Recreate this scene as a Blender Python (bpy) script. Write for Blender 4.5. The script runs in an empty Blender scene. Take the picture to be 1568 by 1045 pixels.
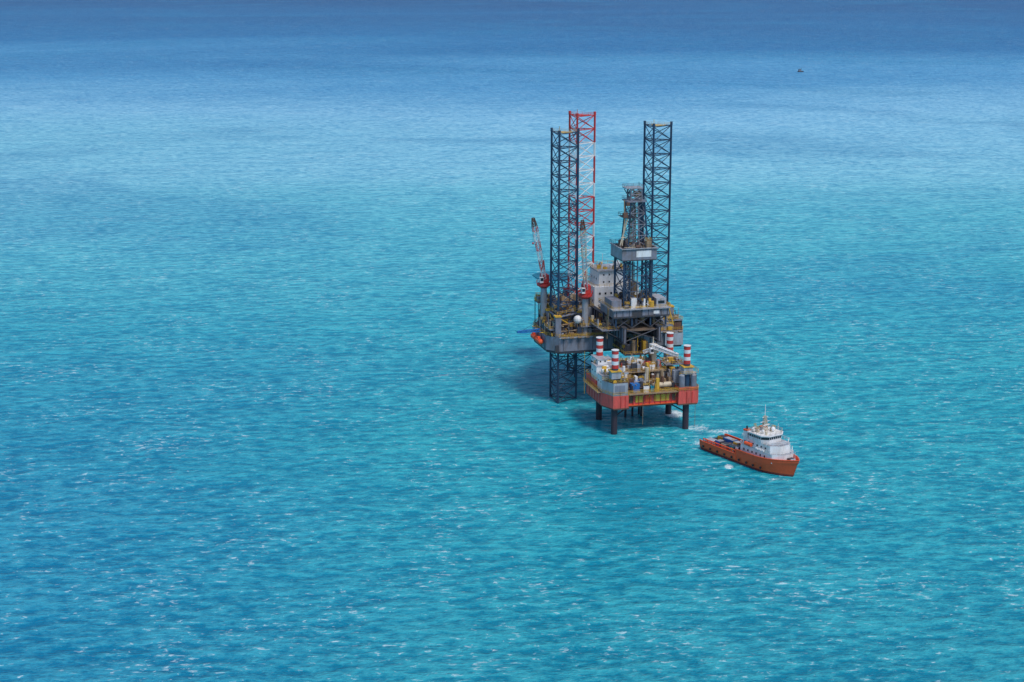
import bpy, math, random
from mathutils import Vector, Matrix
random.seed(7)
S=bpy.context.scene
S.view_settings.view_transform='Standard'; S.view_settings.look='None'; S.view_settings.exposure=0

# ---------------------------------------------------------------- materials
MATS={}
def paint(name,col,rough=0.55,dirt=0.35,dcol=None,metal=0.0,scale=0.6):
    m=bpy.data.materials.new(name); m.use_nodes=True; nt=m.node_tree; N=nt.nodes; L=nt.links
    b=N['Principled BSDF']; b.inputs['Roughness'].default_value=rough; b.inputs['Metallic'].default_value=metal
    tc=N.new('ShaderNodeTexCoord')
    mp=N.new('ShaderNodeMapping'); mp.inputs['Scale'].default_value=(1,1,0.3)
    n=N.new('ShaderNodeTexNoise'); n.inputs['Scale'].default_value=scale; n.inputs['Detail'].default_value=6; n.inputs['Roughness'].default_value=.7
    r=N.new('ShaderNodeMapRange'); r.inputs['From Min'].default_value=.42; r.inputs['From Max'].default_value=.68
    r.inputs['To Min'].default_value=0; r.inputs['To Max'].default_value=dirt*1.8
    mx=N.new('ShaderNodeMix'); mx.data_type='RGBA'
    mx.inputs[6].default_value=(*col,1)
    d=dcol or tuple(c*.4 for c in col)
    mx.inputs[7].default_value=(*d,1)
    L.new(tc.outputs['Object'],mp.inputs[0]); L.new(mp.outputs[0],n.inputs['Vector']); L.new(n.outputs['Fac'],r.inputs['Value']); L.new(r.outputs[0],mx.inputs[0]); L.new(mx.outputs[2],b.inputs['Base Color'])
    MATS[name]=m
paint('grey',(.23,.25,.31),dcol=(.15,.11,.09),dirt=.45)
paint('lgrey',(.40,.43,.48),dcol=(.24,.18,.14),dirt=.42)
paint('dark',(.045,.055,.075),dcol=(.10,.065,.04))
paint('navy',(.024,.062,.125),dcol=(.045,.045,.055),rough=.5)
paint('red',(.66,.045,.04),dcol=(.32,.06,.04),dirt=.34)
paint('coral',(.82,.11,.085),dcol=(.34,.075,.055),dirt=.45)
paint('orange',(.95,.12,.03),dcol=(.6,.07,.02),dirt=.2)
paint('white',(.86,.86,.86),dcol=(.50,.42,.33),dirt=.3)
paint('cream',(.68,.58,.42),dcol=(.34,.24,.15),dirt=.42)
paint('yellow',(.76,.45,.05),dcol=(.36,.20,.04),dirt=.42)
paint('rust',(.17,.08,.05),dcol=(.06,.04,.03))
paint('tan',(.38,.27,.16),dcol=(.14,.085,.05),dirt=.42)
paint('blue',(.02,.17,.52),dcol=(.02,.08,.2))
paint('teal',(.02,.28,.38),dcol=(.02,.14,.2))
paint('deck',(.12,.10,.085),dcol=(.24,.16,.10),dirt=.6)
paint('rdeck',(.30,.11,.08),dcol=(.12,.08,.07),dirt=.6)
paint('glass',(.02,.03,.04),rough=.15,dirt=.1)
paint('black',(.015,.015,.018),dcol=(.03,.02,.02))
paint('caisson',(.055,.03,.04),dcol=(.03,.03,.045),dirt=.5)
MN=list(MATS)

class MB:
    def __init__(s): s.v=[]; s.f=[]; s.m=[]
    def add(s,vs,fs,mat):
        o=len(s.v); s.v+= [tuple(v) for v in vs]; i=MN.index(mat)
        for f in fs: s.f.append([o+k for k in f]); s.m.append(i)
    def box(s,c,d,mat,rz=0):
        ca,sa=math.cos(rz),math.sin(rz); vs=[]
        for z in(-.5,.5):
            for x,y in((-.5,-.5),(.5,-.5),(.5,.5),(-.5,.5)):
                X=x*d[0];Y=y*d[1]; vs.append((c[0]+X*ca-Y*sa,c[1]+X*sa+Y*ca,c[2]+z*d[2]))
        s.add(vs,[(3,2,1,0),(4,5,6,7),(0,1,5,4),(1,2,6,5),(2,3,7,6),(3,0,4,7)],mat)
    def bb(s,x0,x1,y0,y1,z0,z1,mat): s.box(((x0+x1)/2,(y0+y1)/2,(z0+z1)/2),(x1-x0,y1-y0,z1-z0),mat)
    def prism(s,poly,z0,z1,mat,top=None,shr=1.0):
        n=len(poly); cx=sum(p[0] for p in poly)/n; cy=sum(p[1] for p in poly)/n
        vs=[(x,y,z0) for x,y in poly]+[(cx+(x-cx)*shr,cy+(y-cy)*shr,z1) for x,y in poly]
        s.add(vs,[(i,(i+1)%n,n+(i+1)%n,n+i) for i in range(n)],mat)
        s.add(vs[:n],[tuple(reversed(range(n)))],mat); s.add(vs[n:],[tuple(range(n))],top or mat)
    def rod(s,p,q,r,mat,n=5,r2=None,cap=True):
        p=Vector(p);q=Vector(q);d=(q-p)
        if d.length<1e-6:return
        d.normalize(); a=d.orthogonal().normalized(); b=d.cross(a); r2=r if r2 is None else r2
        vs=[p+(a*math.cos(t)+b*math.sin(t))*r for t in[2*math.pi*i/n for i in range(n)]]
        vs+=[q+(a*math.cos(t)+b*math.sin(t))*r2 for t in[2*math.pi*i/n for i in range(n)]]
        s.add(vs,[(i,(i+1)%n,n+(i+1)%n,n+i) for i in range(n)],mat)
        if cap: s.add(vs,[tuple(reversed(range(n))),tuple(range(n,2*n))],mat)
    def sphere(s,c,r,mat,n=12,sz=1):
        vs=[];fs=[];h=n//2
        for j in range(h+1):
            ph=math.pi*j/h
            for i in range(n):
                t=2*math.pi*i/n; vs.append((c[0]+r*math.sin(ph)*math.cos(t),c[1]+r*math.sin(ph)*math.sin(t),c[2]+r*sz*math.cos(ph)))
        for j in range(h):
            for i in range(n): fs.append((j*n+i,(j+1)*n+i,(j+1)*n+(i+1)%n,j*n+(i+1)%n))
        s.add(vs,fs,mat)
    def rail(s,pts,z,mat='yellow',h=1.15,close=True,r=.06,step=2.0):
        P=list(pts)+([pts[0]] if close else [])
        for a,b in zip(P,P[1:]):
            for k in(.55,1): s.rod((a[0],a[1],z+h*k),(b[0],b[1],z+h*k),r,mat,4,cap=False)
            l=math.hypot(b[0]-a[0],b[1]-a[1]); n=max(1,int(l/step))
            for i in range(n):
                t=i/n; x=a[0]+(b[0]-a[0])*t;y=a[1]+(b[1]-a[1])*t
                s.rod((x,y,z),(x,y,z+h),r,mat,4,cap=False)
    def lattice(s,p,q,w0,w1,nb,r,mat,rd=None,mat2=None):
        p=Vector(p);q=Vector(q);d=(q-p).normalized(); a=d.cross(Vector((0,0,1)))
        a=a.normalized() if a.length>.05 else Vector((1,0,0)); b=d.cross(a).normalized(); rd=rd or r*.6
        C=[(-1,-1),(1,-1),(1,1),(-1,1)]
        def pt(i,k):
            t=i/nb; w=(w0+(w1-w0)*t)/2
            return p+(q-p)*t+a*C[k][0]*w+b*C[k][1]*w
        for i in range(nb):
            mm=mat if (mat2 is None or i//2%2==0) else mat2
            for k in range(4):
                s.rod(pt(i,k),pt(i+1,k),r,mm,5,cap=False)
                s.rod(pt(i,k),pt(i,(k+1)%4),rd,mm,4,cap=False)
                if (i+k)%2: s.rod(pt(i,k),pt(i+1,(k+1)%4),rd,mm,4,cap=False)
                else: s.rod(pt(i,(k+1)%4),pt(i+1,k),rd,mm,4,cap=False)
        for k in range(4): s.rod(pt(nb,k),pt(nb,(k+1)%4),rd,mat,4,cap=False)
    def shift(s,dz): s.v=[(x,y,z+dz) for x,y,z in s.v]
    def obj(s,name,parent):
        me=bpy.data.meshes.new(name); me.from_pydata(s.v,[],s.f)
        for k in MN: me.materials.append(MATS[k])
        me.polygons.foreach_set('material_index',s.m); me.update()
        o=bpy.data.objects.new(name,me); S.collection.objects.link(o); o.parent=parent
        return o
def empty(name,loc,rz):
    e=bpy.data.objects.new(name,None); e.location=loc; e.rotation_euler=(0,0,rz); S.collection.objects.link(e); return e

def clutter(mb,u0,u1,v0,v1,z,n,h0,h1,pal,smax=3.0,pipes=True):
    for i in range(n):
        u=random.uniform(u0,u1);v=random.uniform(v0,v1);m=random.choice(pal);h=random.uniform(h0,h1)
        a=random.uniform(.5,smax);b=random.uniform(.5,smax); k=random.random()
        a=min(a,2*min(u-u0,u1-u)+.4); b=min(b,2*min(v-v0,v1-v)+.4)
        if k<.45:
            mb.box((u,v,z+h/2),(a,b,h),m)
            if random.random()<.6: mb.box((u,v,z+h+.15),(a*.6,b*.5,.3),random.choice(pal))
            if random.random()<.25: mb.rail([(u-a/2,v-b/2),(u+a/2,v-b/2),(u+a/2,v+b/2),(u-a/2,v+b/2)],z+h,h=1.0,r=.05)
        elif k<.6:
            mb.rod((u,v,z),(u,v,z+h),min(a,b)/2.2,m,10)
        elif k<.74:
            mb.rod((u-a/2,v,z+.8),(u+a/2,v,z+.8),.5,m,8)
        elif pipes:
            l=random.uniform(2,6); 
            if random.random()<.5: mb.rod((max(u0,u-l/2),v,z+h*.6),(min(u1,u+l/2),v,z+h*.6),.14,m,5)
            else: mb.rod((u,max(v0,v-l/2),z+h*.6),(u,min(v1,v+l/2),z+h*.6),.14,m,5)
            mb.rod((u,v,z),(u,v,z+h*1.3),.12,m,5)

PAL=['yellow','tan','dark','dark','grey','rust','cream','dark','lgrey','rust','navy','tan','rust']
TH=math.radians(15)

# ================================================================= jack-up rig
rig=empty('jackup_drilling_rig',(35.9,607.5,0),TH)
HZ0,HZ1=19.4,25.6

def tri(c,s=9.8):
    h=s*.866
    return [(c[0]-h/3-1.0,c[1]-s/2),(c[0]-h/3-1.0,c[1]+s/2),(c[0]+h*2/3-1.0,c[1])]
def leg(name,c,top,mats,capmat):
    mb=MB(); T=tri(c); z=-4; bay=5.2; i=0; zs=[]
    zz=top
    while zz>z: zs.append(zz); zz-=bay
    zs.append(z); zs.reverse()
    for i in range(len(zs)-1):
        k=len(zs)-2-i
        two=len(mats)>1
        a,b=zs[i],zs[i+1]
        cm='navy' if not two else ('red' if k%3<2 else 'white'); dm='navy' if not two else ('white' if 1<k%7<6 else 'red')
        if b<HZ0+2: cm=dm='navy' if not two else 'dark'
        for j in range(3):
            p=T[j];q=T[(j+1)%3]
            mb.rod((*p,a),(*p,b),.40,cm,7,cap=False)
            mb.box((p[0],p[1],(a+b)/2),(.25,1.05,b-a),cm)
            mb.rod((*p,b),(*q,b),.18,dm,5,cap=False)
            mb.rod((*p,a),(*q,b),.15,dm,5,cap=False); mb.rod((*q,a),(*p,b),.15,dm,5,cap=False)
            pm=((p[0]+q[0])/2,(p[1]+q[1])/2); qn=T[(j+2)%3]; qm=((q[0]+qn[0])/2,(q[1]+qn[1])/2)
            mb.rod((*pm,b),(*qm,b),.11,dm,4,cap=False)
    for p in T:
        mb.rod((*p,top),(*p,top+1.3),.5,'navy' if len(mats)==1 else 'red',8)
    T2=[(p[0]*.55+c[0]*.45,p[1]*.55+c[1]*.45) for p in T]
    mb.prism(T2,top+.05,top+.25,capmat)
    mb.rail(T,top,'cream' if len(mats)==1 else 'red',h=1.0,r=.05)
    mb.rod((T[0][0],T[0][1],top),(T[0][0],T[0][1],top+2.8),.1,capmat,5)
    mb.obj(name,rig)
leg('aft_port_leg',(-17.2,0),99.0,['navy'],'yellow')
leg('aft_starboard_leg',(18.2,0),100.5,['navy'],'yellow')
leg('bow_leg',(0.2,35),101.2,['red','white'],'red')

# hull
mb=MB()
HP=[(-21.5,-8),(26,-8),(27,-6),(27,12),(9,46),(-8,46),(-25.2,14),(-25.2,-3.5)]
mb.prism(HP,HZ0+.9,HZ1,'grey','deck')
mb.prism([(x*.99,y*.985) for x,y in HP],HZ0,HZ0+.9,'dark')
for i in range(9):
    u=-20+i*5.6; mb.box((u,-8.06,(HZ0+HZ1)/2+.4),(.14,.12,4.6),'dark')
mb.bb(-21.5,26,-8.3,-8.01,HZ1-.5,HZ1-.1,'lgrey')
for i in range(4): mb.box((-25.26,-2+i*4.5,22.8),(.12,.14,4.6),'dark')
mb.rail(HP,HZ1)
for i in range(0,46,3): mb.box((-20+i,-8.7,HZ1-.2),(1.6,1.2,.18),'tan')
mb.rail([(-21,-9.3),(-6,-9.3)],HZ1-.1,close=False)
mb.box((-22.6,-8.4,21.5),(1.3,.8,2.6),'dark'); mb.box((22.4,-8.6,22.6),(7,1.1,4.6),'lgrey')
mb.rod((22,-9.3,14),(22,-9.3,20),.12,'yellow',5); mb.rod((-12,-8.6,4),(-12,-8.6,20),.1,'yellow',5)
mb.obj('hull',rig)

# jack houses
mb=MB()
for c,acc in(((-17.2,0),'yellow'),((18.2,0),'yellow'),((0.2,35),'red')):
    T=tri(c,11.7)
    for j,p in enumerate(T):
        mb.box((p[0],p[1],HZ1+3.6),(2.1,2.1,7.2),'grey'); mb.box((p[0],p[1],HZ1+7.5),(2.5,2.5,.5),acc)
        for k in range(3):
            mb.rod((p[0]-1.6,p[1],HZ1+1.4+k*2.1),(p[0]+1.6,p[1],HZ1+1.4+k*2.1),.55,'dark',8)
        q=T[(j+1)%3]
        mb.rod((*p,HZ1+7),(*q,HZ1+7),.35,'grey',6); mb.rod((*p,HZ1+.5),(*q,HZ1+7),.25,acc,6)
        mb.rod((*p,HZ1+3.8),(*q,HZ1+3.8),.22,'tan',6)
    mb.rail(T,HZ1+7.8,acc)
mb.obj('jacking_frames',rig)

# deck machinery
mb=MB()
clutter(mb,-24.5,-8,-7,9,HZ1,160,.8,4.8,PAL,2.4)
clutter(mb,10,26,-7,10,HZ1,160,.8,4.8,PAL,2.4)
clutter(mb,-16,14,10,40,HZ1,130,1,5,PAL,4)
clutter(mb,-23,-12,9,17,HZ1,50,1,8,PAL,2.6)
for (a,b,c,d,z) in((-23.5,-9.5,5.5,13,30.5),(-24.6,-20.5,-6,4,28.2),(12,26.3,-7.4,-3,29.3),(19,26.5,4,11,31),(-13,-7.5,-7.4,2,29),(-24.6,-17,9.5,15,35),(13,20,3,11,34.5)):
    mb.bb(a,b,c,d,z-.25,z,'grey'); mb.rail([(a,c),(b,c),(b,d),(a,d)],z)
    for x in(a+.3,b-.3):
        for y in(c+.3,d-.3): mb.rod((x,y,HZ1),(x,y,z),.16,'dark',5)
    clutter(mb,a+.3,b-.3,c+.3,d-.3,z,18,.6,2.8,PAL,2)
mb.sphere((-13.6,-4.8,31.2),1.55,'white',14); mb.rod((-13.6,-4.8,25.6),(-13.6,-4.8,30),.4,'dark',8)
mb.rod((-22,-4,28),(-22,-4,31),.9,'cream',12); mb.rod((-9.2,-5.6,26.8),(-9.2,-1,26.8),1.1,'lgrey',12)
for i in range(5): mb.rod((19+i*1.5,-5.5,25.6),(19+i*1.5,-5.5,28.3),.6,'lgrey',10)
for i in range(10): mb.rod((-20+i*.33,-6,26+.0),(-20+i*.33,3,26),.15,'rust',5)
for i in range(14): mb.rod((10+i*.3,2,32.4),(10+i*.3,14,32.4),.14,'rust',5)
for i in range(26):
    u=random.uniform(-24,24); v=random.uniform(-7,8); z=HZ1+random.uniform(.5,4)
    if random.random()<.6: mb.rod((u,v,z),(min(26,u+random.uniform(4,9)),v,z),.13,random.choice(PAL),5)
    else: mb.rod((u,v,z),(u,v+6,z),.13,random.choice(PAL),5)
for x,y,h in((-5,14,13),(-3.4,14,12.4),(20,8,9),(21.5,8,9),(-19,13,9)):
    mb.rod((x,y,HZ1),(x,y,HZ1+h),.45,'dark',8); mb.rod((x,y,HZ1+h),(x+.7,y,HZ1+h+.9),.4,'dark',8)
for x,y,h in((-24,8,15),(25,-6,8),(26,10,11),(6,40,24),(-6,30,20),(-24,-2,8)): mb.rod((x,y,HZ1),(x,y,HZ1+h),.09,'lgrey',5)
mb.obj('deck_equipment',rig)

# accommodation
mb=MB()
def windows(x0,x1,y,z,n,w=.7,h=.8,mat='glass',ax='x'):
    for i in range(n):
        t=x0+(x1-x0)*(i+.5)/n
        if ax=='x': mb.box((t,y,z),(w,.12,h),mat)
        else: mb.box((y,t,z),(.12,w,h),mat)
mb.bb(2,20,24,38,HZ1,36.5,'white'); mb.bb(4.2,14.5,25.5,37,36.5,42.3,'white'); mb.bb(3.4,16,24.8,38,42.3,42.8,'lgrey')
for z in(28,31,34): windows(3,19,23.96,z,7)
windows(5,14,25.46,38.2,4,.5,.6); windows(5,14,25.46,41,4,.5,.6)
for z in(28,31,34): windows(25,37,1.97,z,5,ax='y')
windows(27,36,4.17,39,3,ax='y')
mb.rail([(2,24),(20,24),(20,38),(2,38)],36.5); mb.rail([(3.4,24.8),(16,24.8),(16,38),(3.4,38)],42.8)
clutter(mb,4,15.5,25.5,37,42.8,14,.5,1.8,['white','yellow','lgrey','tan'],2)
clutter(mb,15,19.5,25,37,36.5,12,.5,2.2,['white','lgrey','tan'],2)
mb.rod((6,27,42.8),(6,27,49),.12,'white',5); mb.sphere((12.5,28,44.6),1.0,'white',10)
mb.bb(-16,-2,12,24,HZ1,31.5,'lgrey'); mb.rail([(-16,12),(-2,12),(-2,24),(-16,24)],31.5); clutter(mb,-15,-3,13,23,31.5,40,.6,5,PAL)
mb.prism([(x*9.5-4+0,56+y*9.5) for x,y in[(math.cos(math.pi*2*(i+.5)/8),math.sin(math.pi*2*(i+.5)/8)) for i in range(8)]],35,35.5,'teal')
for a in range(-10,4,4): mb.rod((a,46,24),(a,56,35),.25,'grey',5)
mb.obj('accommodation_block',rig)

# cranes
def crane(name,u,v,zc,tip,cm,bm,bm2):
    mb=MB()
    mb.rod((u,v,HZ1),(u,v,zc-1.5),1.15,'lgrey',12); mb.rod((u,v,zc-2.6),(u,v,zc-1.6),1.15,'red',12,r2=2.5); mb.rod((u,v,zc-1.6),(u,v,zc-.8),2.6,'red',14)
    mb.rail([(u+2.8*math.cos(t),v+2.8*math.sin(t)) for t in[math.pi*i/4 for i in range(8)]],zc-.8,'red')
    mb.box((u+.4,v+.6,zc+.9),(2.6,3.6,3),cm); mb.box((u-1.4,v-1.6,zc+.8),(1.3,1.6,2.0),'white'); mb.box((u-1.4,v-2.44,zc+1.1),(1.1,.08,1.1),'glass')
    mb.rod((u-.9,v+1.6,zc+2),(u+.3,v+1.2,zc+7.5),.18,cm,5);mb.rod((u+.9,v+1.6,zc+2),(u+.3,v+1.2,zc+7.5),.18,cm,5);mb.rod((u+.3,v-1,zc+2),(u+.3,v+1.2,zc+7.5),.18,cm,5)
    f=Vector((u-.2,v-1.0,zc+1)); t=Vector(tip); mid=f+(t-f)*.86
    mb.lattice(f,mid,1.1,1.7,11,.11,bm,.07,bm2); mb.lattice(mid,t,1.6,.8,3,.15,'rust',.1)
    for k in(-.4,.4): mb.rod((u+.3+k,v+1.2,zc+7.5),t,.04,'dark',4)
    mb.rod(t,(t.x,t.y,t.z-9),.04,'dark',4); mb.sphere((t.x,t.y,t.z-9.3),.4,'red',8)
    mb.obj(name,rig)
crane('port_crane',-23,7.5,43.6,(-27.6,6.0,67.5),'red','white','coral')
crane('aft_crane',-10.9,-5.2,41.5,(-12.6,-6.2,68),'red','lgrey','cream')

# cantilever, drill floor, derrick
mb=MB(); CU,CV=4.3,-14
for du in(-6.5,6.5):
    u=CU+du
    mb.bb(u-.2,u+.2,-25,14,HZ1+.6,HZ1+6,'grey'); mb.bb(u-.8,u+.8,-25.1,14,HZ1+5.9,HZ1+6.3,'dark'); mb.bb(u-.8,u+.8,-25.1,14,HZ1+.2,HZ1+.6,'dark')
    for i in range(13): mb.bb(u-.6,u+.6,-24.8+i*3,-24.65+i*3,HZ1+.7,HZ1+5.8,'dark')
for i in range(8):
    v=-24.5+i*4; mb.rod((CU-6.5,v,HZ1+1),(CU+6.5,v,HZ1+5.5),.22,'dark',5); mb.rod((CU+6.5,v,HZ1+1),(CU-6.5,v,HZ1+5.5),.22,'dark',5)
mb.bb(CU-6,CU+6,-24,10,HZ1+4.6,HZ1+4.9,'deck')
clutter(mb,CU-6,CU+6,-4,10,HZ1+6.3,30,.6,2,PAL)
mb.bb(CU-6,CU+6,-24,-10,21.3,21.6,'dark'); mb.rail([(CU-6,-24),(CU+6,-24),(CU+6,-10),(CU-6,-10)],21.6)
for x in(CU-5.8,CU-2,CU+2,CU+5.8):
    for y in(-23.8,-17,-10.2): mb.rod((x,y,21.4),(x,y,HZ1+1),.16,'dark',5)
clutter(mb,CU-5.5,CU+5.5,-23,-11,21.6,34,1.4,5,['dark','rust','tan','yellow','grey','dark'],2.2)
for a,b,z in((-9.5,-2.4,30.4),(11,17.5,30.8)):
    mb.bb(a,b,-21,-6,z-.3,z,'grey'); mb.rail([(a,-21),(b,-21),(b,-6),(a,-6)],z); clutter(mb,a+.4,b-.4,-20.5,-6.5,z,34,.7,3,PAL,2.2)
    for y in(-20.5,-14,-7): mb.rod((a+.5,y,z),(CU+(-6.5 if a<0 else 6.5),y,HZ1+1),.2,'dark',5)
for x in(-9,-3,4,9.8):
    for y in(-8,-1,6): 
        mb.rod((CU+x,CV+y,HZ1+6),(CU+x,CV+y,35),.35,'navy',6)
for y in(-8,6): 
    for x0,x1 in((-9,-3),(-3,4),(4,9.8)):
        mb.rod((CU+x0,CV+y,31),(CU+x1,CV+y,35),.2,'dark',5); mb.rod((CU+x1,CV+y,31),(CU+x0,CV+y,35),.2,'dark',5)
clutter(mb,CU-9,CU+9,CV-7,CV+5,31.9,40,1,3,['dark','dark','rust','grey','tan'],2.5)
FZ=38.0
mb.bb(CU-10,CU+10.8,CV-8.6,CV+7,34.8,FZ-.25,'grey'); mb.bb(CU-10.6,CU+11.4,CV-9.3,CV+7.6,FZ-.25,FZ,'lgrey'); mb.bb(CU-10.1,CU+10.9,CV-8.75,CV-8.61,34.9,35.4,'dark')
for i in range(9): mb.box((CU-9+i*2.4,CV-8.66,36.4),(.2,.1,2.6),'dark')
mb.bb(CU-3,CU+.5,CV-8.8,CV-8.6,35.3,37.2,'dark'); mb.box((CU+6,CV-8.75,36.5),(2.2,.12,1.2),'white')
mb.rail([(CU-10.5,CV-9.2),(CU+11.3,CV-9.2),(CU+11.3,CV+7.5),(CU-10.5,CV+7.5)],FZ)
mb.bb(CU-10,CU-6.3,CV-6,CV+2,FZ,FZ+2.8,'grey'); mb.bb(CU+6.6,CU+10.3,CV-7,CV+1,FZ,FZ+3,'lgrey'); mb.box((CU+8.4,CV-7.05,FZ+1.7),(2.4,.1,1),'glass')
clutter(mb,CU-6,CU+6.4,CV-8.5,CV+6.5,FZ,40,.8,3.4,['dark','yellow','tan','grey','rust','navy','white'],2)
clutter(mb,CU+6,CU+11,CV+1,CV+7,FZ,10,.8,3,PAL,2)
mb.rod((CU+11.5,CV-6,FZ),(CU+13.2,CV-7,31),.2,'yellow',5)
for i in range(5): mb.rod((CU-11,CV-6+i*.4,FZ+.3),(CU-11.5,CV-6+i*.4,27),.1,'tan',4)
mb.obj('cantilever_and_drill_floor',rig)

mb=MB()
def derr(z0,z1,w0,w1,nb,r,rd,m,m2=None,cx=CU,cy=CV):
    C=[(-1,-1),(1,-1),(1,1),(-1,1)]
    P=lambda i,k:(cx+C[k][0]*(w0+(w1-w0)*i/nb)/2,cy+C[k][1]*(w0+(w1-w0)*i/nb)/2,z0+(z1-z0)*i/nb)
    for i in range(nb):
        for k in range(4):
            k2=(k+1)%4
            mb.rod(P(i,k),P(i+1,k),r,m,6,cap=False); mb.rod(P(i+1,k),P(i+1,k2),rd,m2 or m,5,cap=False)
            mb.rod(P(i,k),P(i+1,k2),rd,m2 or m,5,cap=False); mb.rod(P(i,k2),P(i+1,k),rd,m2 or m,5,cap=False)
derr(FZ,55,10.4,10.4,3,.4,.16,'navy')
for sx in(-1,1):
    mb.lattice((CU+sx*3.9,CV-5.0,FZ),(CU+sx*3.9,CV-5.0,55),1.6,1.6,8,.18,'navy',.11)
    mb.rod((CU+sx*.9,CV-2,FZ),(CU+sx*.9,CV-2,55),.25,'lgrey',6)
for i in range(16): mb.rod((CU-4.6+i*.28,CV-3.5,FZ),(CU-4.3+i*.25,CV-3,54),.08,random.choice(['rust','tan','dark']),4)
mb.bb(CU-1.3,CU+1.3,CV-1.5,CV+1.5,43,46,'tan')
mb.bb(CU-6.5,CU+6.5,CV-6.5,CV+6.5,55,55.4,'dark')
mb.bb(CU-6.5,CU+6.5,CV-6.5,CV-6.2,55.4,59.3,'grey'); mb.bb(CU-6.5,CU-6.2,CV-6.2,CV+6.5,55.4,59.3,'lgrey'); mb.bb(CU+6.2,CU+6.5,CV-6.2,CV+6.5,55.4,59.3,'grey'); mb.bb(CU-6.2,CU+6.2,CV+6.2,CV+6.5,55.4,59.3,'grey')
mb.bb(CU-1.2,CU+4.4,CV-6.6,CV-6.51,56.3,58.6,'white'); mb.bb(CU-6.9,CU+6.9,CV-7,CV-6.2,59.3,59.6,'lgrey'); mb.bb(CU-6.9,CU-6.2,CV-6.2,CV+6.9,59.3,59.6,'lgrey'); mb.bb(CU+6.2,CU+6.9,CV-6.2,CV+6.9,59.3,59.6,'lgrey')
mb.rail([(CU-6.8,CV-6.8),(CU+6.8,CV-6.8),(CU+6.8,CV+6.8),(CU-6.8,CV+6.8)],59.6,'dark')
clutter(mb,CU-6,CU+6,CV-6,CV+6,59.0,30,.8,3,['tan','yellow','dark','cream','grey','rust'],2)
derr(59.5,75.5,7.4,5.2,4,.3,.13,'navy','grey',CU+.3)
for sx in(-1,1): mb.rod((CU+sx*1.2,CV-2.6,58),(CU+sx*.8,CV-1.6,76),.28,'grey',6)
mb.lattice((CU+2.6,CV-1,58),(CU+1.8,CV-.6,76),1.5,1.0,9,.17,'navy',.1)
mb.lattice((CU-.2,CV+1,58),(CU,CV+.5,76),1.6,1.2,8,.13,'tan',.09)
mb.bb(CU-4.9,CU+.4,CV-3.4,CV+3.2,69.9,70.1,'dark'); mb.rail([(CU-4.9,CV-3.6),(CU+.4,CV-3.6),(CU+.4,CV+3.4),(CU-4.9,CV+3.4)],70.1,'dark'); mb.box((CU-4.4,CV-3,71),(1.6,1.3,1.8),'rust'); mb.box((CU-3.6,CV-3.4,75),(1.2,1.0,1.2),'rust')
mb.rod((CU-4.6,CV-3,67),(CU-4.9,CV-3.2,76.5),.22,'tan',5); mb.rod((CU-6.2,CV-3,60),(CU-3.4,CV-3,70),.25,'cream',5); mb.rod((CU-5.4,CV-3,60),(CU-4.5,CV-3,70),.2,'cream',5); mb.rod((CU-6.0,CV-3.2,63),(CU-4.2,CV-3,63),.15,'cream',5)
mb.bb(CU-3.6,CU+3.4,CV-3.4,CV+3.2,75.5,75.9,'grey'); mb.rail([(CU-3.6,CV-3.4),(CU+3.4,CV-3.4),(CU+3.4,CV+3.2),(CU-3.6,CV+3.2)],75.9,'grey')
derr(75.9,80.2,4,4,2,.25,.15,'grey')
mb.bb(CU-3.9,CU+2.4,CV-2.2,CV+2.2,80.2,80.6,'lgrey'); mb.rail([(CU-3.9,CV-2.2),(CU+2.4,CV-2.2),(CU+2.4,CV+2.2),(CU-3.9,CV+2.2)],80.6,'grey',h=.9)
mb.box((CU+1,CV,78),(2,3,2),'tan'); mb.rod((CU-3.9,CV,80),(CU-1.5,CV,76),.2,'grey',5)
mb.rod((CU+1.6,CV,80.6),(CU+1.6,CV,82.4),.08,'dark',4)
mb.obj('derrick',rig)

# lifeboats + blue side boom
mb=MB()
for v in(1.5,8):
    mb.rod((-26.4,v-2.0,22.6),(-26.4,v+2.0,22.6),1.0,'orange',10); mb.sphere((-26.4,v-2.0,22.6),1.0,'orange',10); mb.sphere((-26.4,v+2.0,22.6),1.0,'orange',10); mb.box((-26.4,v+.8,23.7),(1.1,1.4,.6),'orange')
    for k in(-2,2): mb.rod((-25,v+k,HZ1+.3),(-26.8,v+k,HZ1+.6),.15,'yellow',5); mb.rod((-26.6,v+k,HZ1+.6),(-26.6,v+k,23.5),.06,'dark',4)
mb.lattice((-25.2,4,25.9),(-34.5,2.5,26.1),1.0,.5,8,.15,'blue',.1); mb.rod((-25.2,4,30),(-33,2.6,26.2),.06,'dark',4)
mb.rod((-34.3,2.5,26.1),(-35.2,2.4,26.7),.2,'teal',5)
mb.obj('lifeboats_and_boom',rig)

# ================================================================= production platform
plat=empty('production_platform',(35.9,607.5,0),TH)
mb=MB()
LEGS=[(-13.4,-47.6),(12.7,-47.9),(-12.8,-28.6),(13.6,-28.3)]
for (u,v) in LEGS:
    mb.rod((u,v,-4),(u,v,9.8),1.1,'caisson',16); mb.rod((u,v,9.8),(u,v,23.5),1.15,'navy',16)
    for i in range(5): mb.rod((u,v,23.5+i*1.25),(u,v,24.75+i*1.25),1.2,['red','white'][i%2],16,cap=(i==4))
    mb.rod((u,v,29.75),(u,v,29.95),1.35,'white',16); mb.box((u,v,21.2),(3.4,3.4,2.4),'lgrey'); mb.box((u,v,22.6),(3.9,3.9,.4),'yellow')
mb.obj('platform_legs',plat)
mb=MB()
PP=[(-17.2,-44.5),(-14.8,-50.3),(-9.2,-50.3),(-9.2,-48.4),(9,-48.4),(9,-50.3),(16.2,-50.3),(17.4,-47.5),(17.4,-28),(15.5,-25),(-15,-25),(-17.2,-28)]
mb.prism(PP,9.8,14.2,'coral','deck')
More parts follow.
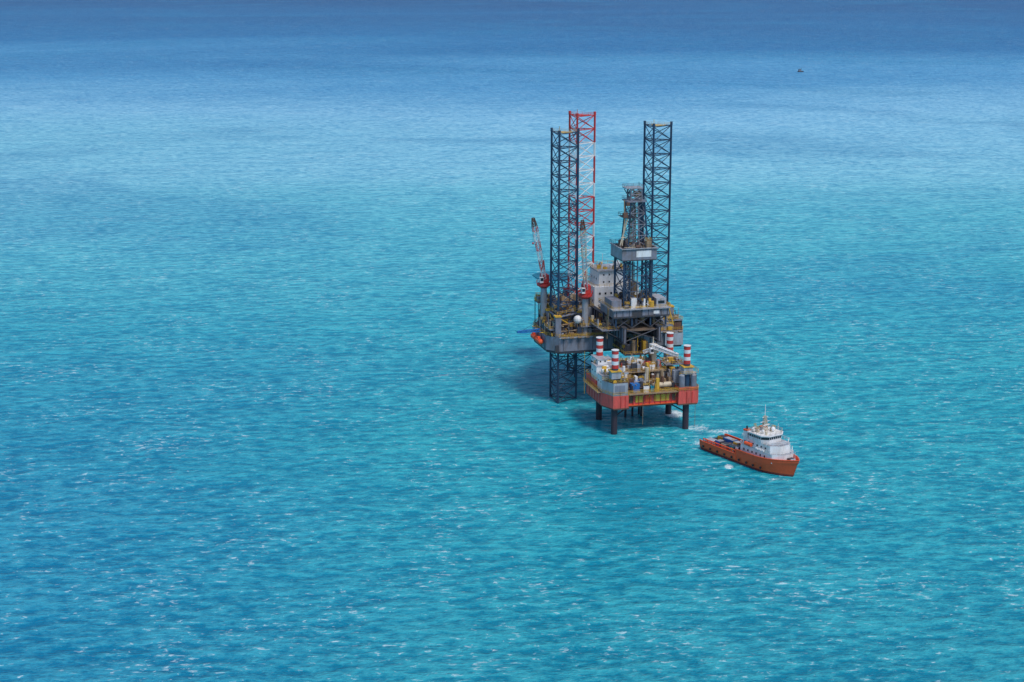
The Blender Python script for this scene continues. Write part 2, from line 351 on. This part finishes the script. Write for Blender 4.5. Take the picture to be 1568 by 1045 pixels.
mb.prism([(x*.985,y) for x,y in PP],9.3,9.8,'rust')
LB=[(-17.0,-44.4),(-14.7,-50.1),(-9.4,-50.1),(-9.4,-43.5)]
mb.prism(LB,14.2,18.6,'lgrey','deck'); mb.rail(LB,18.6)
mb.bb(-16.9,-9.5,-37,-26,14.2,16.6,'coral'); mb.rail([(-16.9,-37),(-9.5,-37),(-9.5,-26),(-16.9,-26)],16.6)
mb.prism([(9.3,-50.1),(16.1,-50.1),(17.2,-47.4),(17.2,-42),(9.3,-42)],14.2,15.6,'coral','deck')
for x,y in((10.6,-48.9),(14.9,-49),(16,-46),(12.8,-45.2),(16,-43)): 
    mb.rod((x,y,15.6),(x,y,19.6),1.05,'grey',14); mb.rod((x,y,19.6),(x,y,20.0),1.05,'lgrey',14,r2=.5)
mb.rail([(9.3,-50.1),(16.1,-50.1),(17.2,-47.4),(17.2,-42)],20,close=False); mb.bb(9.4,16,-44,-42,15.6,20,'lgrey')
for i,(x,w,m) in enumerate(((-7.6,1.6,'rust'),(-4.8,2.6,'yellow'),(-1.4,2.2,'orange'),(3.4,5.4,'yellow'),(7.8,1.4,'rust'))):
    mb.box((x,-48.5,12.1),(w,.24,2.3),m)
mb.bb(-9.1,8.9,-48.75,-48.45,13.7,14.1,'cream'); mb.bb(-9.1,8.9,-48.75,-48.45,9.9,10.3,'orange')
for i in range(10): mb.box((-9+i*2,-48.72,12),(.14,.3,3.6),'red')
mb.bb(-9.3,9,-50.2,-48.8,14.1,14.3,'tan'); mb.rail([(-9.3,-50.2),(9,-50.2)],14.3,close=False)
for i in range(8): mb.rod((-8.6+i*2.4,-50.1,14.1),(-8.6+i*2.4,-48.8,12.4),.08,'yellow',4)
for x in(-12,-10.4,12,14): mb.box((x,-50.4,12),(.2,.2,4),'red')
mb.box((-12.3,-50.17,16.5),(3.6,.1,2.6),'grey')
for i in range(6): mb.box((17.46,-46+i*3.2,12),(.14,.2,4),'red'); mb.box((-17.26,-43+i*3,12),(.14,.2,4),'red')
mb.rail(PP,14.2)
mb.bb(-18.4,-17.2,-44,-27,14.0,14.15,'tan'); mb.rail([(-18.4,-44),(-18.4,-27)],14.1,close=False)
mb.obj('platform_hull',plat)
mb=MB()
for (a,b,c,d,z0,z1) in((-16.4,-11,-43,-37.5,14.2,19.5),(-16.6,-9.8,-37,-31,16.6,21.5),(-11,-7,-42,-36,14.2,20.2),(-15.4,-12,-35,-27,21.5,23.3),(-12.6,-8.6,-30,-26,16.6,22),(-13.5,-10.5,-46.8+1.5,-43.6,18.6,20.8)):
    mb.bb(a,b,c,d,z0,z1,'white'); mb.bb(a-.15,b+.15,c-.15,d+.15,z1,z1+.15,'lgrey'); windows(a,b,c-.03,(z0+z1)/2+.4,max(2,int((b-a)/1.8)),.5,.5)
    windows(c,d,a-.03,(z0+z1)/2+.4,2,.5,.5,ax='y')
mb.rod((-15.6,-40,20.6),(-12.5,-40,20.6),.8,'white',10); mb.rod((-9,-44,19.3),(-9,-44,23),.5,'white',10)
clutter(mb,-16.5,-8,-47,-26,20.5,26,.4,1.7,['white','cream','lgrey','yellow','tan'],1.8)
clutter(mb,-14.5,-9.6,-49.5,-44,18.6,16,.4,2,['yellow','white','tan','dark'],1.5)
clutter(mb,-9,9,-48,-26,14.2,170,1,4.8,['tan','cream','rust','yellow','dark','grey','tan','rust','white','dark'],2.5)
mb.bb(-7,8,-40,-27,19.2,19.5,'tan'); mb.rail([(-7,-40),(8,-40),(8,-27),(-7,-27)],19.5); clutter(mb,-6.6,7.6,-39.6,-27.4,19.5,60,.8,3.4,['tan','cream','rust','yellow','dark','white','lgrey','coral'],2.1)
for x in(-6.8,-2,3,7.8):
    for y in(-39.8,-34,-27.2): mb.rod((x,y,14.2),(x,y,19.3),.2,'dark',5)
mb.box((-5.4,-45.6,15.6),(3,2.6,2.8),'blue'); mb.rod((-6,-43,17),(-2,-43,17),1,'blue',12); mb.box((1,-46.6,15.2),(2.4,1.6,1.9),'teal')
mb.rod((2,-46,16),(7.6,-46,16),.9,'cream',12); mb.rod((0,-42.5,14.2),(0,-42.5,21.5),.7,'cream',12); mb.rod((5.4,-43,14.2),(5.4,-43,20.5),.6,'tan',12)
clutter(mb,9.4,17,-41,-26,14.2,70,1,5.2,['tan','cream','rust','yellow','dark','grey','lgrey'],2.4)
mb.bb(9.4,17,-36,-30,20,20.3,'grey'); mb.rail([(9.4,-36),(17,-36),(17,-30),(9.4,-30)],20.3); clutter(mb,10,16.5,-35.6,-30.4,20.3,12,.5,2,PAL,1.8)
for x in(9.6,16.8):
    for y in(-35.8,-30.2): mb.rod((x,y,14.2),(x,y,20),.18,'dark',5)
for i in range(14):
    u=random.uniform(-8,12); v=random.uniform(-46,-28); mb.rod((u,v,15+i*.3),(u+random.uniform(3,7),v,15+i*.3),.13,random.choice(['yellow','cream','rust','tan']),5)
mb.rod((-1,-48,14),(-1,-48,24),.09,'yellow',5)
mb.obj('platform_modules',plat)
mb=MB()
mb.rod((5.6,-34,14.2),(5.6,-34,24.5),.9,'cream',12); mb.box((5.6,-33.6,26),(2.6,3.2,2.8),'cream'); mb.box((4.2,-35.4,25.6),(1.2,1.4,1.8),'white'); mb.box((4.2,-36.14,25.8),(1,.08,1),'glass')
mb.lattice((4.6,-33.5,27),(10.9,-43.5,25.5),1.4,.8,9,.22,'white',.14); mb.rod((5.6,-33,27),(5.6,-33,30),.2,'cream',5); mb.rod((5.6,-33,30),(10.5,-43,26.2),.06,'dark',4)
mb.lattice((2.6,-32,24.5),(5.4,-35.5,26.6),1,1,4,.18,'white',.12)
mb.obj('platform_crane',plat)
mb=MB()
for x,y in((-3,-29),(0,-28),(3,-29),(3,-26.5),(-2,-26.4)): mb.rod((x,y,-4),(x,y,21),.4,'caisson',8)
for u,v in LEGS: mb.rod((u,v,6),(u*.5,v*.75-9.5,9.5),.25,'caisson',5)
mb.rod((16.9,-46,0),(16.9,-46,14),.08,'tan',4); mb.rod((-3.5,-48.9,3),(-3.5,-48.9,12),.08,'tan',4)
mb.obj('conductor_pipes',plat)

# ================================================================= supply ship
ship=empty('offshore_supply_ship',(78.8,526.6,0),math.atan2(-.835,.55)); ship.scale=(.90,.95,.95)
mb=MB()
def hb(s):
    if s<-21: return 5.7+(s+23)*.2
    if s<8: return 6.2
    t=(s-8)/16; return max(.05,6.2*(1-t**2.3))
def zd(s):
    base=2.4 if s<-2 else 4.1
    return base+max(0,(s-4)/20)**1.7*1.3
Ss=[-23,-22,-20,-16,-12,-8,-4,-2.05,-2,0,3,6,8,10,12,14,16,18,19.5,21,22.2,23.2,23.8,24]
rings=[]
for s in Ss:
    h=hb(s); z1=zd(s); fl=max(0,(s-4)/20)
    row=[]
    for z,k,sh in((-1.5,.6,-3.6),(0,.88-.1*fl,-2.6),(.5,.93-.06*fl,-2.2),(z1-1.0,.99,-.7),(z1,1.0,0),(z1+1.0,1.0,.25)):
        row.append((s+sh*fl,h*k,z))
    rings.append(row)
for side in(1,-1):
    for j in range(5):
        vs=[];fs=[]
        for r in rings: vs+= [(r[j][0],side*r[j][1],r[j][2]),(r[j+1][0],side*r[j+1][1],r[j+1][2])]
        for i in range(len(rings)-1):
            f=(2*i,2*i+2,2*i+3,2*i+1); fs.append(f if side<0 else f[::-1])
        mb.add(vs,fs,['red','red','orange','orange','orange'][j])
for i in range(len(rings)-1):
    a=rings[i][4];b=rings[i+1][4]
    mb.add([(a[0],-a[1],a[2]),(b[0],-b[1],b[2]),(b[0],b[1],b[2]),(a[0],a[1],a[2])],[(0,1,2,3)],'rdeck' if Ss[i]<-2.01 else 'red')
r=rings[0]; mb.add([(p[0],-p[1],p[2]) for p in r[:5]]+[(p[0],p[1],p[2]) for p in reversed(r[:5])],[tuple(range(10))],'orange')
for side in(1,-1):
    for i in range(len(rings)-1):
        a=rings[i][5];b=rings[i+1][5]; mb.rod((a[0],side*a[1],a[2]),(b[0],side*b[1],b[2]),.16,'orange',5)
        a=rings[i][2];b=rings[i+1][2]; mb.rod((a[0],side*a[1]*1.02,a[2]+.2),(b[0],side*b[1]*1.02,b[2]+.2),.09,'black',5)
    for s in(-20,-16,-12,-8,-4,0,4,8,12):
        w=hb(s)*.99+.05; mb.rod((s-.8*max(0,(s-4)/20)*2,side*w,1.7),(s-.8*max(0,(s-4)/20)*2,side*(w+.3),1.7),.42,'black',10)
mb.obj('hull',ship)
mb=MB()
def house(s0,s1,w,z0,z1,ch,mat='white',shr=1):
    P=[(s0,-w),(s1-ch,-w),(s1,-w+ch),(s1,w-ch),(s1-ch,w),(s0,w)]; mb.prism(P,z0,z1,mat,'lgrey',shr); return P
house(-1,18.8,5.0,5.8,8.8,3,shr=.985); P=[(-1,-5),(15,-5),(18,-2),(18,2),(15,5),(-1,5)]; mb.rail(P,8.8,'white',r=.07)
house(0,17,4.7,8.8,11.4,2.6,shr=.95); P=[(-.3,-5),(13,-5),(16,-2),(16,2),(13,5),(-.3,5)]; mb.rail(P,11.4,'white',r=.07)
P=house(3,11.5,4.6,11.4,13.8,2.0); mb.prism([(2.95,-4.65),(9.55,-4.65),(11.56,-2.6),(11.56,2.6),(9.55,4.65),(2.95,4.65)],12.6,13.4,'glass')
for t in range(-3,4): mb.box((11.6,t*.86,13),(.08,.12,.85),'white')
for t in range(7): 
    for sd in(-1,1): mb.box((3.4+t*1.0,sd*4.67,13),(.16,.08,.85),'white')
mb.prism([(2.4,-5.1),(9.8,-5.1),(12.1,-2.8),(12.1,2.8),(9.8,5.1),(2.4,5.1)],13.8,14.05,'white'); mb.rail([(2.6,-4.8),(9.5,-4.8),(11.8,-2.6),(11.8,2.6),(9.5,4.8),(2.6,4.8)],14.05,'cream',r=.06)
clutter(mb,3,10,-4,4,14.05,12,.4,1.3,['white','cream','lgrey','white'],1.4,False)
for z in(7.4,10.1):
    for t in range(6):
        for sd in(-1,1): mb.box((1+t*2.2,sd*(4.98 if z<8 else 4.66),z),(.6,.14,.7),'glass')
for sd in(-1,1):
    mb.box((0.8,sd*3.6,11.4),(2.2,1.6,4.6),'white'); mb.box((.8,sd*3.6,13.9),(2.3,1.7,.5),'orange'); mb.rod((.8,sd*3.6,14.1),(.6,sd*3.6,15.3),.3,'black',8)
mb.lattice((6.0,0,14),(5.8,0,19.4),1.5,.7,5,.13,'cream',.08); mb.rod((5.8,0,19.4),(5.8,0,23.4),.13,'white',5)
mb.rod((5.8,-2,17.4),(5.8,2,17.4),.12,'white',5); mb.rod((5.8,-1.3,19),(5.8,1.3,19),.1,'white',5); mb.box((6.6,0,16.4),(.3,2.6,.25),'white'); mb.sphere((8,2,15),.8,'white',10); mb.sphere((7.8,-2.4,14.8),.6,'white',10); mb.box((4.4,-2.5,14.7),(1.4,1.2,1.1),'lgrey')
for sd in(-1,1): mb.rod((9,sd*3.4,14),(9,sd*3.4,17),.06,'white',4)
mb.rod((2,-5.4,9.9),(5.5,-5.4,9.9),.65,'orange',8); mb.rod((1.5,5.4,9.9),(5,5.4,9.9),.65,'orange',8)
for i in range(3): mb.rod((7.6+i*1.6,-5.15,9.3),(8.7+i*1.6,-5.15,9.3),.38,'white',8)
mb.box((19.9,0,7.4),(1.3,2.2,1.0),'dark'); mb.rod((21,-1,7.4),(21,1,7.4),.5,'lgrey',8); mb.rod((22,0,7.2),(22,0,10.6),.09,'white',5)
mb.shift(-1.75)
mb.obj('superstructure',ship)
mb=MB()
for (s,w,l,b,h,m) in((-19.6,-2.6,4.5,2.4,1.6,'white'),(-19,1.7,3,2.3,2.3,'yellow'),(-15,-2.7,2.6,2.4,2.4,'blue'),(-14.6,1.8,5.6,2.4,2.4,'blue'),(-11.4,-2.8,3,2.3,2.2,'cream'),(-9.8,1.2,2.4,2.4,2.5,'yellow'),(-7.4,-2.6,2.8,2.3,2.4,'teal'),(-6.6,2,3,2.4,2.5,'orange'),(-17,.0,1.6,1.4,1.5,'dark'),(-12,-.2,1.4,1.2,1.7,'red'),(-4,-2.5,1.8,3,3,'white'),(-4,2.3,1.6,2.5,2.6,'cream'),(-21.4,.3,1.3,3.6,1,'dark')):
    h*=.8; mb.box((s,w,3.42+h/2),(l,b,h),m); mb.box((s,w,3.45+h),(l*.86,b*.82,.12),random.choice(['lgrey',m,'dark']))
    for e in(-1,1): mb.box((s+e*l*.5,w,3.42+h/2),(.1,b*1.02,h*1.02),'dark')
clutter(mb,-21,-3,-4.5,4.5,3.42,22,.4,1.2,['white','cream','dark','rust','yellow','lgrey'],1.3)
for sd in(-1,1):
    for i in range(9): mb.rod((-21.5+i*2.3,sd*5.1,3.4),(-21.5+i*2.3,sd*5.1,5.0),.13,'orange',5)
    mb.rod((-21.5,sd*5.1,5.0),(-2.5,sd*5.1,5.0),.2,'orange',6); mb.rod((-21.5,sd*5.1,4.3),(-2.5,sd*5.1,4.3),.13,'orange',5)
mb.rod((-2.6,4,3.4),(-2.6,4,9),.35,'yellow',8); mb.rod((-2.6,4,9),(-8,2.6,9.4),.2,'yellow',6)
mb.shift(-1.0)
mb.obj('deck_cargo',ship)

# distant fishing boat
fb=empty('fishing_boat',(368,2165,0),math.radians(20)); fb.scale=(.8,.8,.8)
mb=MB()
P=[(-5,-1.5),(2,-1.7),(5.5,0),(2,1.7),(-5,1.5)]
mb.prism(P,-.4,1.5,'dark','tan',1.0); mb.bb(-4,0,-1.1,1.1,1.5,4,'grey'); mb.bb(-4.3,.3,-1.3,1.3,4,4.2,'dark'); mb.rod((1.5,0,1.5),(1.5,0,7),.14,'dark',5); mb.rod((1.5,0,5),(-3,0,6),.1,'dark',5)
mb.obj('hull_and_cabin',fb)

# ================================================================= sea
me=bpy.data.meshes.new('sea'); me.from_pydata([(-45000,-8000,0),(45000,-8000,0),(45000,70000,0),(-45000,70000,0)],[],[(0,1,2,3)])
sea=bpy.data.objects.new('sea',me); S.collection.objects.link(sea)
m=bpy.data.materials.new('sea_water'); m.use_nodes=True; me.materials.append(m); nt=m.node_tree; N=nt.nodes; L=nt.links; b=N['Principled BSDF']
geo=N.new('ShaderNodeNewGeometry'); sep=N.new('ShaderNodeSeparateXYZ'); L.new(geo.outputs['Position'],sep.inputs[0])
def mapping(sc,rot=0,loc=(0,0,0)):
    n=N.new('ShaderNodeMapping'); n.inputs['Scale'].default_value=sc; n.inputs['Rotation'].default_value=(0,0,rot); n.inputs['Location'].default_value=loc
    L.new(geo.outputs['Position'],n.inputs[0]); return n.outputs[0]
def noise(vec,scale,det=4,ro=.55,dist=0):
    n=N.new('ShaderNodeTexNoise'); n.noise_dimensions='2D'; n.inputs['Scale'].default_value=scale; n.inputs['Detail'].default_value=det; n.inputs['Roughness'].default_value=ro; n.inputs['Distortion'].default_value=dist
    L.new(vec,n.inputs['Vector']); return n.outputs['Fac']
def math_(op,a,b_=None,c=None,clamp=False):
    n=N.new('ShaderNodeMath'); n.operation=op; n.use_clamp=clamp
    for i,x in enumerate((a,b_,c)):
        if x is None: continue
        if isinstance(x,(int,float)): n.inputs[i].default_value=x
        else: L.new(x,n.inputs[i])
    return n.outputs[0]
def mrange(v,a,b_,c,d,smooth=False):
    n=N.new('ShaderNodeMapRange'); n.inputs['From Min'].default_value=a; n.inputs['From Max'].default_value=b_; n.inputs['To Min'].default_value=c; n.inputs['To Max'].default_value=d
    if smooth: n.interpolation_type='SMOOTHSTEP'
    L.new(v,n.inputs['Value']); return n.outputs[0]
def mix(f,a,b_,mode='MIX'):
    n=N.new('ShaderNodeMix'); n.data_type='RGBA'; n.blend_type=mode
    for i,x in((0,f),(6,a),(7,b_)):
        if isinstance(x,(int,float)): n.inputs[i].default_value=x
        elif isinstance(x,tuple): n.inputs[i].default_value=(*x,1)
        else: L.new(x,n.inputs[i])
    return n.outputs[2]
def wave(scale,rot,dist,ds):
    n=N.new('ShaderNodeTexWave'); n.wave_type='BANDS'; n.bands_direction='Y'; n.inputs['Scale'].default_value=scale; n.inputs['Distortion'].default_value=dist; n.inputs['Detail'].default_value=2; n.inputs['Detail Scale'].default_value=ds; n.inputs['Detail Roughness'].default_value=.6
    L.new(mapping((1,1,1),rot),n.inputs['Vector']); return n.outputs['Fac']
train=wave(.034,math.radians(-9),9,1.6)
swell=noise(mapping((.5,1,1),math.radians(-12)),.065,3,.6)
chop=noise(mapping((.5,1,1),math.radians(-8)),.34,3,.62)
rip=noise(mapping((.6,1,1),math.radians(14)),1.2,2,.6)
h=math_('ADD',math_('MULTIPLY',math_('ADD',swell,math_('MULTIPLY',train,.2)),1.8),math_('ADD',math_('MULTIPLY',chop,1.2),math_('MULTIPLY',rip,.3)))
bp=N.new('ShaderNodeBump'); bp.inputs['Strength'].default_value=1; bp.inputs['Distance'].default_value=1.0; L.new(h,bp.inputs['Height']); L.new(bp.outputs[0],b.inputs['Normal'])
big=noise(mapping((.5,1,1),math.radians(8)),.0016,2,.5,.5)
yy=math_('ADD',sep.outputs['Y'],math_('MULTIPLY',math_('SUBTRACT',big,.5),math_('MULTIPLY',sep.outputs['Y'],.5)))
cr=N.new('ShaderNodeValToRGB'); L.new(mrange(yy,0,5000,0,1),cr.inputs[0]); E=cr.color_ramp.elements
stops=[(.072,(.000,.31,.40)),(.09,(.000,.35,.44)),(.12,(.000,.38,.46)),(.15,(.02,.43,.52)),(.19,(.11,.54,.64)),(.25,(.27,.65,.78)),(.34,(.30,.62,.82)),(.42,(.10,.38,.64)),(.55,(.005,.19,.43)),(.95,(.000,.08,.25))]  # far cloud shadow and pale sky reflection painted in as colour by distance
E[0].position=stops[0][0];E[0].color=(*stops[0][1],1);E[1].position=stops[-1][0];E[1].color=(*stops[-1][1],1)
for p,c in stops[1:-1]: e=E.new(p); e.color=(*c,1)
patch=noise(mapping((.6,1,1),0,(300,100,0)),.005,2,.5,.6)
bluer=mrange(patch,.48,.72,0,.34,True)  # random patches of darker blue
west=mrange(math_('SUBTRACT',math_('MULTIPLY',sep.outputs['X'],-1),math_('MULTIPLY',math_('SUBTRACT',patch,.5),180)),10,150,0,.5,True)   # darker blue towards the west
west=math_('MULTIPLY',west,mrange(sep.outputs['Y'],480,850,1,.15,True))
col=mix(math_('MAXIMUM',bluer,west),cr.outputs[0],(.0,.23,.45))
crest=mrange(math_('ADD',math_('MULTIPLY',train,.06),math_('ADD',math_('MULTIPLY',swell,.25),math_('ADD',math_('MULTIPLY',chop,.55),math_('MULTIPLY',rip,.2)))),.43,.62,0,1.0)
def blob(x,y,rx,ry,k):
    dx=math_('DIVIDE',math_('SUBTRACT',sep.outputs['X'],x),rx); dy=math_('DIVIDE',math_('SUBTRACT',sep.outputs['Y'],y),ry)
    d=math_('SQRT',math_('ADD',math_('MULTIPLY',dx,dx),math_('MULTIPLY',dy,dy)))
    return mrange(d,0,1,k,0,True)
rig_refl=blob(36,500,30,95,.6)      # rig's dark reflection painted into sea colour; crests and foam also calmed
crest=math_('MULTIPLY',crest,math_('SUBTRACT',1,rig_refl))
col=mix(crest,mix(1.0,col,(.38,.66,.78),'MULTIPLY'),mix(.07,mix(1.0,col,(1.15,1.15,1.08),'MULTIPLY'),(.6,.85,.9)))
# whitecaps
wc=noise(mapping((.5,1,1),math.radians(10),(50,20,0)),.7,4,.65,.5)
wd=noise(mapping((1,1,1)),.03,2,.6)
thr=math_('ADD',math_('MULTIPLY',wc,.75),math_('ADD',math_('MULTIPLY',wd,.2),math_('MULTIPLY',chop,.25)))
thr=math_('SUBTRACT',thr,math_('MULTIPLY',rig_refl,.06))
foam=mrange(thr,.70,.80,0,.5)
fn=noise(mapping((1,1,1)),.8,4,.75,.8)
acc=None
for a in((58.4,583,6,8,2.0),(65,565,10,11,.82),(73,561,13,7,.86),(70.4,521,2.6,4.5,1.5),(83.5,508,6,4,.75),(64,547,6,8,.9),(97,508,11,4,.68)):
    o=blob(*a); acc=o if acc is None else math_('MAXIMUM',acc,o)
wash=mrange(math_('MULTIPLY',acc,math_('ADD',math_('MULTIPLY',math_('SUBTRACT',fn,.5),2.0),.55)),.30,.62,0,.85)
foam=math_('MAXIMUM',foam,wash,clamp=True)
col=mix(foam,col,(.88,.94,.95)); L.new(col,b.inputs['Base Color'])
L.new(mrange(foam,0,1,.32,.9),b.inputs['Roughness']); b.inputs['IOR'].default_value=1.33; b.inputs['Specular IOR Level'].default_value=.35

# ================================================================= light, sky, camera
el=math.radians(60); sx,sy=.55,-.83; az=math.atan2(sx,sy)
w=bpy.data.worlds.new('World'); S.world=w; w.use_nodes=True; nt=w.node_tree; N=nt.nodes; L=nt.links
sk=N.new('ShaderNodeTexSky'); sk.sky_type='NISHITA'; sk.sun_disc=False; sk.sun_elevation=el; sk.sun_rotation=az; sk.air_density=1.0; sk.dust_density=1.5; sk.ozone_density=2.0
tc=N.new('ShaderNodeTexCoord'); sp=N.new('ShaderNodeSeparateXYZ'); L.new(tc.outputs['Generated'],sp.inputs[0])
k=mrange(sp.outputs['Z'],0,.45,0,1,True)
horizon_tint=mix(k,(.28,.47,.70),(1,1,1))          # low sky tinted darker blue, added to darken reflections on far water
L.new(mix(1.0,sk.outputs[0],horizon_tint,'MULTIPLY'),N['Background'].inputs[0]); N['Background'].inputs[1].default_value=.135
sd=bpy.data.lights.new('sun','SUN'); sd.energy=1.95; sd.angle=math.radians(15); sd.color=(1,.97,.93)
so=bpy.data.objects.new('sun',sd); S.collection.objects.link(so)
d=Vector((math.sin(az)*math.cos(el),math.cos(az)*math.cos(el),math.sin(el))); so.rotation_euler=d.to_track_quat('Z','Y').to_euler(); so.location=(0,0,500)
c=bpy.data.cameras.new('camera'); co=bpy.data.objects.new('camera',c); S.collection.objects.link(co); co.location=(0,0,167); co.rotation_euler=(math.radians(76.5),0,0)
c.lens=59.14; c.sensor_width=36; c.clip_start=1; c.clip_end=100000; S.camera=co
